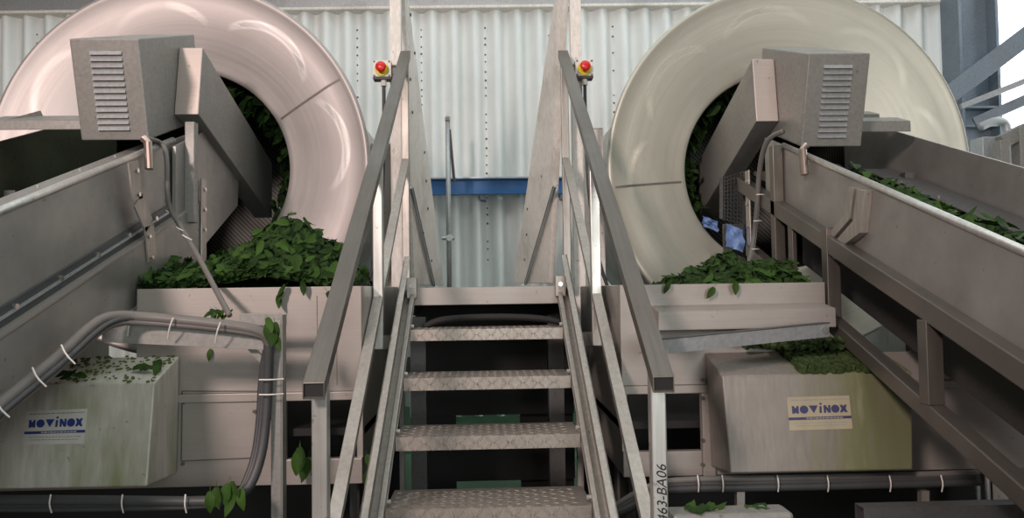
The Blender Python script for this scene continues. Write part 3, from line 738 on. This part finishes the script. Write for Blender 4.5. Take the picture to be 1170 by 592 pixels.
# ------------------------------------------------------------------ supports, trays, cables
ps = thing('cable_post', 'upright steel angle post in front of the left trough, cables tied to it', 'post', V((at(318, 592, 2.72).x, 2.72, 0)))
c = at(319, 480, 2.72); zt2 = at(318, 366, 2.72).z
MB().box(c.x - .024, c.x + .012, 2.70, 2.705, 0, zt2).build('flange', M['hood'], ps, .002)
MB().box(c.x + .012, c.x + .018, 2.70, 2.75, 0, zt2 + .02).build('web', M['hood'], ps, .002)
a = at(268, 357, 2.70); MB().box(a.x, c.x + .018, 2.752, 2.757, zt2 - .02, zt2 + .025).build('top_plate', M['hood'], ps, .002)
tr = thing('cable_tray', 'short angle section cable tray below the left conveyor', 'cable tray', at(215, 392, 2.66))
a, b = at(117, 371, 2.62), at(311, 381, 2.66)
MB().bar(a + V((0, 0, -.03)), b + V((0, 0, -.03)), .005, .06).build('web', M['hood'], tr, .001)
MB().bar(a + V((0, .03, .0)), b + V((0, .03, .0)), .06, .005).build('flange', M['hood'], tr, .001)
MB().bar(at(280, 390, 2.70), at(303, 415, 2.70), .02, .02).build('gusset', M['hood'], tr)
cb = thing('cable_bundle', 'grey conduits tied along the left tray and down beside the post', 'cables', at(215, 375, 2.6))
for k, (dx, dy, r, mt) in enumerate(((0, 0, .018, 'grey_conduit'), (5, 10, .012, 'grey_conduit'), (8, 5, .010, 'dark_conduit'))):
    pts = [at(-60 + dx, 512 + dy, 1.9), at(0 + dx, 462 + dy, 2.1), at(70 + dx, 405 + dy, 2.34), at(105 + dx, 371 + dy, 2.47), at(128 + dx, 360 + dy * .8, 2.54), at(165, 362 + dy * .6, 2.60), at(240, 369 + dy * .5, 2.61),
           at(300, 377 + dy * .5, 2.63), at(307 - dx * .3, 392, 2.66), at(306 - dx, 430, 2.68), at(304 - dx, 480, 2.68), at(298 - dx, 525, 2.66), at(284 - dx, 560, 2.62), at(262, 574 + k * 2, 2.60), at(120, 572 + k * 5, 2.6), at(-40, 572 + k * 5, 2.6)]
    MB().tube(pts[:9], r, 10, 2).build('conduit', M[mt], cb, smooth=True)
    MB().tube(pts[8:], r, 10, 2).build('conduit', M['dark_conduit'], cb, smooth=True)  # same conduits continued in a darker colour for the shade low down
def tie(p0, p1, parent): MB().tube([p0, (p0 + p1) / 2 + V((0, -.012, 0)), p1], .0026, 6, 1).build('cable_tie', M['tie'], parent)
for x, y, Y in ((3, 465, 2.10), (45, 430, 2.24), (78, 404, 2.35)): tie(at(x - 8, y - 10, Y - .03), at(x + 8, y + 12, Y - .03), cb)
for x, y in ((118, 372), (152, 372), (198, 375), (252, 380)): tie(at(x, y - 12, 2.575), at(x - 6, y + 12, 2.60), cb)
for y in (434, 451): tie(at(296, y, 2.64), at(324, y - 1, 2.66), cb)
for x in (58, 140, 212): tie(at(x, 565, 2.575), at(x + 1, 586, 2.575), cb)
c2 = MB().tube([atx(168, 158, -1.46), atx(186, 163, -1.44), atx(191, 180, -1.39), atx(191, 215, -1.385), atx(193, 238, -1.385), at(208, 262, 3.3), at(225, 290, 3.1), at(245, 328, 2.9), at(262, 360, 2.72)], .011, 8, 2).build('cable', M['grey_conduit'], smooth=True)
tag(c2, 'grey cable dropping from the left motor hood down to the tray', 'cable')
for q in (at(197, 244, 3.38), at(209, 263, 3.28), at(216, 272, 3.2)): tie(q + V((-.02, -.02, .012)), q + V((.02, -.02, -.01)), c2)
c3 = MB().tube([atx(895, 150, 1.44), atx(880, 156, 1.40), atx(872, 170, 1.385), atx(867, 200, 1.385), atx(865, 240, 1.385), atx(860, 285, 1.385), at(850, 330, 3.4), at(838, 375, 2.95)], .013, 8, 2).build('cable', M['grey_conduit'], smooth=True)
tag(c3, 'grey cable dropping from the right motor hood along the flat leg', 'cable')
for x, y in ((867, 223), (864, 253), (861, 285)): q = atx(x, y, 1.37); tie(q + V((-.02, -.02, 0)), q + V((.02, -.02, 0)), c3)
# support arm on the right
a, b = at(752, 397, 2.55), at(947, 377, 2.72)
sa = thing('support_arm', 'slim grey channel arm above the right motor cover, running to the frame', 'support arm', a)
MB().bar(a, b, .004, .05).build('web', M['galv'], sa); MB().bar(a + V((0, .02, .026)), b + V((0, .02, .026)), .045, .004).build('flange', M['steel_dark'], sa)
MB().disc(b + V((-.02, -.003, 0)), (0, -1, 0), .014, .008, 12).build('bolt', M['bright'], sa)
# conduits below the right cover
cb2 = thing('cable_bundle', 'row of grey conduits running below the right motor cover', 'cables', at(930, 555, 2.75))
for k in range(3):
    y0 = 546 + 5 * k
    pts = [at(560 if k else 640, 640, 2.7), at(690 + 8 * k, 588, 2.7), at(715 + 6 * k, 570 + 3 * k, 2.75), at(745, y0 + 8, 2.8), at(770, y0 + 2, 2.8), at(900, y0, 2.8), at(1030, y0 - 3, 2.8), at(1118, y0 - 6, 2.8)]
    MB().tube(pts, .012 if k < 2 else .017, 10, 2).build('conduit', M['grey_conduit' if k == 0 else 'dark_conduit'], cb2, smooth=True)
for x in (797, 825, 888, 945, 1016, 1075): tie(at(x, 543, 2.775), at(x + 1, 562, 2.775), cb2)
for x in (845, 1055): MB().bar(at(x, 560, 2.83), at(x, 592, 2.83), .03, .03, V((0, 1, 0))).build('hanger', M['steel'], cb2)
# lower front box and rail at the bottom right
jb = thing('junction_box', 'low stainless box with leaves on top at the bottom right of the stairs', 'box', V((at(850, 585, 2.2).x, 2.25, 0)))
a, b = at(800, 589, 2.15), at(908, 588, 2.15)
MB().box(a.x - .08, b.x, 2.15, 2.25, a.z - .3, a.z).build('housing', M['hood'], jb, .012)
MB().box(a.x + .05, a.x + .12, 2.17, 2.24, 0, a.z - .3).build('leg', M['steel_dark'], jb); MB().box(b.x - .1, b.x - .03, 2.17, 2.24, 0, a.z - .3).build('leg', M['steel_dark'], jb)
a, b = at(985, 578, 2.45), at(1230, 578, 2.45)
fr_ = thing('floor_rail', 'dark box rail low at the bottom right corner', 'rail', V(((a.x + b.x) / 2, 2.45, 0)))
MB().rhs(V((a.x, 2.47, a.z - .05)), V((b.x, 2.47, a.z - .05)), .06, .09, .004).build('rail', M['steel_dark'], fr_)
MB().box(a.x + .05, a.x + .1, 2.45, 2.5, 0, a.z - .1).build('leg', M['steel_dark'], fr_); MB().box(b.x - .1, b.x - .05, 2.45, 2.5, 0, a.z - .1).build('leg', M['steel_dark'], fr_)
a = at(1140, 470, 3.2)
fp = thing('frame_post', 'grey upright post at the right behind the conveyor frame', 'post', V((a.x, 3.2, 0)))
MB().box(a.x - .035, a.x + .035, 3.2, 3.26, 0, at(1140, 400, 3.2).z).build('post', M['steel'], fp, .003)
MB().box(a.x, a.x + .5, 3.21, 3.25, at(1160, 555, 3.2).z, at(1160, 520, 3.2).z).build('crossbar', M['hood'], fp, .003)
# blue hoses
for k, lab in ((0, 'left of the two blue corrugated hoses hanging behind the right frame'), (1, 'right of the two blue corrugated hoses hanging behind the right frame')):
    p0, p1 = at(1109 + 11 * k, 445, 3.1), at(1115 + 11 * k, 500 - 6 * k, 3.1)
    n = 60; pts = [p0 + (p1 - p0) * (i / n) for i in range(n + 1)]
    bh = thing('blue_hose', lab, 'hose', V((p1.x, 3.1, p1.z)), 'blue corrugated hoses')
    MB().tube(pts, [.014 if i % 4 < 2 else .010 for i in range(n + 1)], 10).build('corrugated_sleeve', M['blue'], bh)
    MB().tube([p1, V((p1.x, 3.1, p1.z - .03)), V((p1.x, 3.1, .0))], .010, 8).build('tail_pipe', M['galv'], bh)

# ------------------------------------------------------------------ loose blue plastic under the right drum
bf = MB()
rnd = random.Random(11)
def film(cx, cy, Y, w_, h_):
    rows = []
    for j in range(7):
        rows.append([at(cx + (i / 6 - .5) * w_ + rnd.uniform(-1.5, 1.5), cy + (j / 6 - .5) * h_ + (i - 3) * 1.2, Y + rnd.uniform(-.03, .03)) for i in range(7)])
    bf.quadstrip(rows, False, False)
film(840, 272, 4.05, 20, 26)
o = bf.build('plastic_sheet', M['blue_film'], smooth=True); tag(o, 'crumpled pale blue plastic behind the right leaf heap', 'plastic sheet', 'scraps of blue plastic')
bf = MB(); film(812, 256, 4.40, 18, 12)
o = bf.build('plastic_sheet', M['blue_film'], smooth=True); tag(o, 'small scrap of blue plastic at the rim of the right drum mouth', 'plastic sheet', 'scraps of blue plastic')

# ------------------------------------------------------------------ spinach leaves
def leaf_mesh(seed):
    rnd = random.Random(seed); bm = bmesh.new()
    nL, nW = 8, 5; curl = rnd.uniform(-.9, .9); fold = rnd.uniform(.05, .35); tw = rnd.uniform(-.5, .5); wmax = rnd.uniform(.20, .31)
    rows = []
    for i in range(nL + 1):
        f = i / nL
        wd = wmax * (sin(pi * min(1, f * .93 + .09)) ** .75) * (1.12 - .4 * f) + .004
        ang = curl * (f - .4); y = f; z = curl * (f - .4) ** 2 * .8
        row = []
        for j in range(nW):
            g = (j / (nW - 1) - .5) * 2
            x = g * wd; zz = z + abs(g) * wd * fold + .025 * sin(9 * f + 3 * g + seed) * abs(g)
            zz += tw * g * wd * (f - .3)
            row.append(bm.verts.new((x, y - .5, zz)))
        rows.append(row)
    for a, b in zip(rows[:-1], rows[1:]):
        for j in range(nW - 1): bm.faces.new((a[j], a[j + 1], b[j + 1], b[j]))
    s = [bm.verts.new(p) for p in ((-.014, -.5, 0), (.014, -.5, 0), (.010, -.78, -.05), (-.010, -.78, -.05))]
    bm.faces.new(s)
    me = bpy.data.meshes.new('spinach_leaf'); bm.to_mesh(me); bm.free(); me.shade_smooth(); me.materials.append(M['leaf']); return me
LEAVES = [leaf_mesh(i) for i in range(8)]
def orient(nrm, rnd):
    nrm = nrm.normalized(); a = V((rnd.uniform(-1, 1), rnd.uniform(-1, 1), rnd.uniform(-1, 1)))
    x = nrm.cross(a).normalized(); y = nrm.cross(x)
    return Matrix((x, y, nrm)).transposed()
def put_leaf(pos, nrm, size, rnd, label, group):
    o = bpy.data.objects.new('spinach_leaf', rnd.choice(LEAVES)); col.objects.link(o)
    o.matrix_world = Matrix.Translation(pos) @ orient(nrm, rnd).to_4x4() @ Matrix.Scale(size, 4)
    tag(o, label, 'leaf', group); return o
class Mass:
    def __init__(s): s.bm = bmesh.new()
    def add(s, pos, nrm, size, rnd):
        me = rnd.choice(LEAVES); m = Matrix.Translation(pos) @ orient(nrm, rnd).to_4x4() @ Matrix.Scale(size, 4)
        vs = [s.bm.verts.new(m @ v.co) for v in me.vertices]
        for pl in me.polygons: s.bm.faces.new([vs[i] for i in pl.vertices])
    def build(s, name, label, cat, mat='leaf_mass'):
        me = bpy.data.meshes.new(name); s.bm.to_mesh(me); s.bm.free(); me.shade_smooth(); me.materials.append(M[mat])
        o = bpy.data.objects.new(name, me); col.objects.link(o); tag(o, label, cat, kind='stuff'); return o
def heap(hf, x0, x1, y0, y1, n_ind, n_mass, size, lab_leaf, grp, lab_mass, seed, front_bias=.6):
    rnd = random.Random(seed)
    def nrm(x, y):
        e = .02; return V((-(hf(x + e, y) - hf(x - e, y)) / (2 * e), -(hf(x, y + e) - hf(x, y - e)) / (2 * e), 1)).normalized()
    ms = Mass(); nx, ny = 46, 30
    g = [[ms.bm.verts.new((x0 + (x1 - x0) * i / nx, y0 + (y1 - y0) * j / ny, max(hf(x0 + (x1 - x0) * i / nx, y0 + (y1 - y0) * j / ny) - .035, 1.06))) for i in range(nx + 1)] for j in range(ny + 1)]
    for j in range(ny):
        for i in range(nx): ms.bm.faces.new((g[j][i], g[j][i + 1], g[j + 1][i + 1], g[j + 1][i]))
    def pick():
        while True:
            x, y = rnd.uniform(x0, x1), y0 + (y1 - y0) * rnd.random() ** 1.5
            if hf(x, y) > base + .03 or rnd.random() < .12: return x, y
    for _ in range(n_mass):
        x, y = pick(); n = nrm(x, y) + V((rnd.gauss(0, .5), rnd.gauss(-.25, .5), rnd.gauss(0, .4)))
        ms.add(V((x, y, hf(x, y) - .015)), n, size * rnd.uniform(.7, 1.15), rnd)
    ms.build('leaf_heap', lab_mass, 'leaves')
    for _ in range(n_ind):
        x, y = pick(); n = nrm(x, y) + V((rnd.gauss(0, .35), rnd.gauss(-.35, .4), rnd.gauss(0, .3)))
        put_leaf(V((x, y, hf(x, y) + rnd.uniform(0, .02))), n, size * rnd.uniform(.8, 1.3), rnd, lab_leaf, grp)
base = 1.5
def hfL(x, y):
    yy = exp(-((y - 3.45) / .34) ** 2)
    h = .17 * exp(-((x + .90) / .22) ** 2) + .13 * exp(-((x + .88) / .12) ** 2) + .12 * exp(-((x + .68) / .12) ** 2) + .13 * exp(-((x + 1.15) / .20) ** 2) + .10 * exp(-((x + 1.42) / .12) ** 2)
    return 1.46 + h * yy + (.16 if y < 3.5 else .16 * exp(-((y - 3.5) / .3) ** 2)) * (1 if -1.5 < x < -.55 else .5)
heap(hfL, -1.40, -.55, 3.04, 4.0, 165, 1900, .064, 'loose dark green spinach leaf in the big heap below the left drum', 'spinach leaves in the left heap', 'mass of spinach leaves heaped in the left trough', 21)
def hfR(x, y):
    yy = exp(-((y - 3.4) / .32) ** 2)
    h = .17 * exp(-((x - 1.06) / .14) ** 2) + .08 * exp(-((x - .84) / .13) ** 2) + .16 * exp(-((x - 1.3) / .15) ** 2)
    return 1.47 + h * yy + .10 * exp(-((y - 3.2) / .35) ** 2)
heap(hfR, .66, 1.37, 3.04, 3.9, 55, 900, .064, 'loose dark green spinach leaf in the small heap below the right drum', 'spinach leaves in the right heap', 'mass of spinach leaves heaped in the right trough', 22)

rnd = random.Random(5)
# leaves packed inside the drum mouths
for c, sgn, lab in ((DL, 1, 'mass of leaves clinging inside the left drum mouth'), (DR, -1, 'mass of leaves clinging inside the right drum mouth')):
    ms = Mass()
    for _ in range(900):
        a = rnd.uniform(-.55, 1.25); r = rnd.uniform(.50, .80); y = 4.3 + .2 + rnd.uniform(0, .5)
        p = V((c.x + sgn * r * cos(a), y, c.z + r * sin(a)))
        ms.add(p, V((-sgn * cos(a), -1, .4)) + V((rnd.gauss(0, .5), rnd.gauss(0, .4), rnd.gauss(0, .5))), .10 * rnd.uniform(.7, 1.2), rnd)
    ms.build('leaf_mass', lab, 'leaves')
# leaves riding up on the right belt
for k in range(34):
    Y = rnd.uniform(1.95, 3.45); X = rnd.uniform(1.58, 1.98)
    put_leaf(cv(X, Y, X * rnd.uniform(.415, .45)), NH + V((rnd.gauss(0, .4), rnd.gauss(0, .4), 0)), .085 * rnd.uniform(.8, 1.3), rnd, 'spinach leaf riding on the belt of the right conveyor', 'spinach leaves on the right conveyor')
ms = Mass()
for _ in range(900):
    Y = rnd.uniform(1.7, 3.75); X = 1.8 + rnd.gauss(0, .13)
    if not 1.5 < X < 2.15: continue
    ms.add(cv(X, Y, rnd.uniform(.885, max(.40 * X + .06, .425 * X + .01))), NH + V((rnd.gauss(0, .4), rnd.gauss(0, .4), 0)), .08 * rnd.uniform(.8, 1.2), rnd)
ms.build('leaf_bed', 'bed of spinach leaves lying along the belt of the right conveyor', 'leaves')
for k in range(3):
    put_leaf(cv(-1.75 - .1 * k, 3.3 + .05 * k, .87), NH, .09, rnd, 'spinach leaf on the belt of the left conveyor under the hood', 'spinach leaves on the left conveyor')
def hang(x, y, Y, size, lab, grp=None, nrm=(0, -1, .2)):
    o = bpy.data.objects.new('spinach_leaf', rnd.choice(LEAVES)); col.objects.link(o)
    n = (V(nrm) + V((rnd.gauss(0, .25), rnd.gauss(0, .1), rnd.gauss(0, .2)))).normalized(); yv = V((rnd.gauss(0, .25), 0, -1)); yv = (yv - n * yv.dot(n)).normalized(); xv = yv.cross(n)
    o.matrix_world = Matrix.Translation(at(x, y, Y)) @ Matrix((xv, yv, n)).transposed().to_4x4() @ Matrix.Scale(size, 4)
    tag(o, lab, 'leaf', grp)
G = 'spinach leaves drooping over the left trough edge'
for x, y in ((321, 338), (319, 346), (322, 333), (379, 340), (383, 350), (347, 330)): hang(x, y, 2.97, .06, 'spinach leaf drooping over the front edge of the left trough', G)
G = 'spinach leaves drooping over the right trough edge'
for x, y in ((762, 329), (812, 335), (840, 330)): hang(x, y, 2.97, .055, 'spinach leaf drooping over the front edge of the right trough', G)
G = 'spinach leaves on the lower rail left of the stairs'
for x, y in ((340, 530), (349, 537), (361, 532), (345, 526)): hang(x, y, 2.965, .10, 'spinach leaf lying over the lower rail left of the stairs', G)
hang(421, 528, 2.94, .06, 'single small spinach leaf at the right end of the left lower rail')
hang(420, 551, 2.9, .07, 'single spinach leaf hanging lowest beside the left stringer')
hang(239, 406, 2.985, .05, 'tiny leaf stuck on the panel below the left tray')
G = 'spinach leaves caught on the low conduits at the left'
for x, y in ((258, 566), (248, 570), (268, 563), (276, 572), (262, 578), (240, 575)): hang(x, y, 2.53, .075, 'spinach leaf caught on the low conduits left of the post', G)
G = 'spinach leaves on the tray end'
for x, y in ((309, 372), (316, 378), (312, 388), (305, 380), (318, 392)): hang(x, y, 2.58, .06, 'spinach leaf caught at the right end of the left cable tray', G)
G = 'spinach leaves behind the tray'
for k in range(8): hang(rnd.uniform(228, 262), rnd.uniform(354, 363), 2.75, .055, 'spinach leaf lying behind the middle of the left cable tray', G, (0, -.5, .8))
def on_top(fr, bk, u, v): return (fr[0] * (1 - u) + fr[1] * u) * (1 - v) + (bk[0] * (1 - u) + bk[1] * u) * v
G = 'spinach leaves on top of the left motor cover'
for u, v in ((.52, .15), (.56, .1), (.60, .12), (.92, .35), (.95, .5), (.88, .4), (.97, .3)): put_leaf(on_top(frL, bkL, u, v) + V((0, -.0, .018)), V((0, -.7, 1)), .065, rnd, 'limp spinach leaf lying on top of the left motor cover', G)
# wet green flecks: uncountable crumbs
def flecks(fr, bk, u0, u1, n, lab, size=(.003, .009), thick=.005, mat='moss_light'):
    p = MB()
    for _ in range(n):
        u = u0 + (u1 - u0) * rnd.random(); c = on_top(fr, bk, u, rnd.random()); s = rnd.uniform(*size)
        p.disc(c + V((0, 0, .0005)), V((0, -.3, 1)), s, rnd.uniform(.3, 1) * thick, 5)
    o = p.build('leaf_crumbs', M[mat]); tag(o, lab, 'leaf crumbs', kind='stuff')
flecks(frL, bkL, .25, .99, 230, 'scattered green leaf crumbs on the left motor cover')
flecks(frR, bkR, .42, .86, 700, 'dark green pile of chopped leaf on the right motor cover', (.006, .014), .03, 'moss')
p = MB()
for _ in range(260):
    c = at(rnd.uniform(845, 960), rnd.uniform(389, 398), rnd.uniform(2.86, 2.98)); p.disc(c, V((rnd.gauss(0, .5), -.6, 1)), rnd.uniform(.006, .018), .012, 5)
o = p.build('leaf_crumbs', M['moss']); tag(o, 'band of leaf crumbs under the slim support arm at the right', 'leaf crumbs', kind='stuff')
G = 'spinach leaves on the low box'
for k in range(9): put_leaf(at(rnd.choice((785, 792, 800, 812, 820, 865, 872)), 583, 2.2) + V((0, rnd.uniform(-.03, .03), 0)), V((0, -.2, 1)), .07, rnd, 'bright green leaf lying on the low stainless box at the bottom', G)
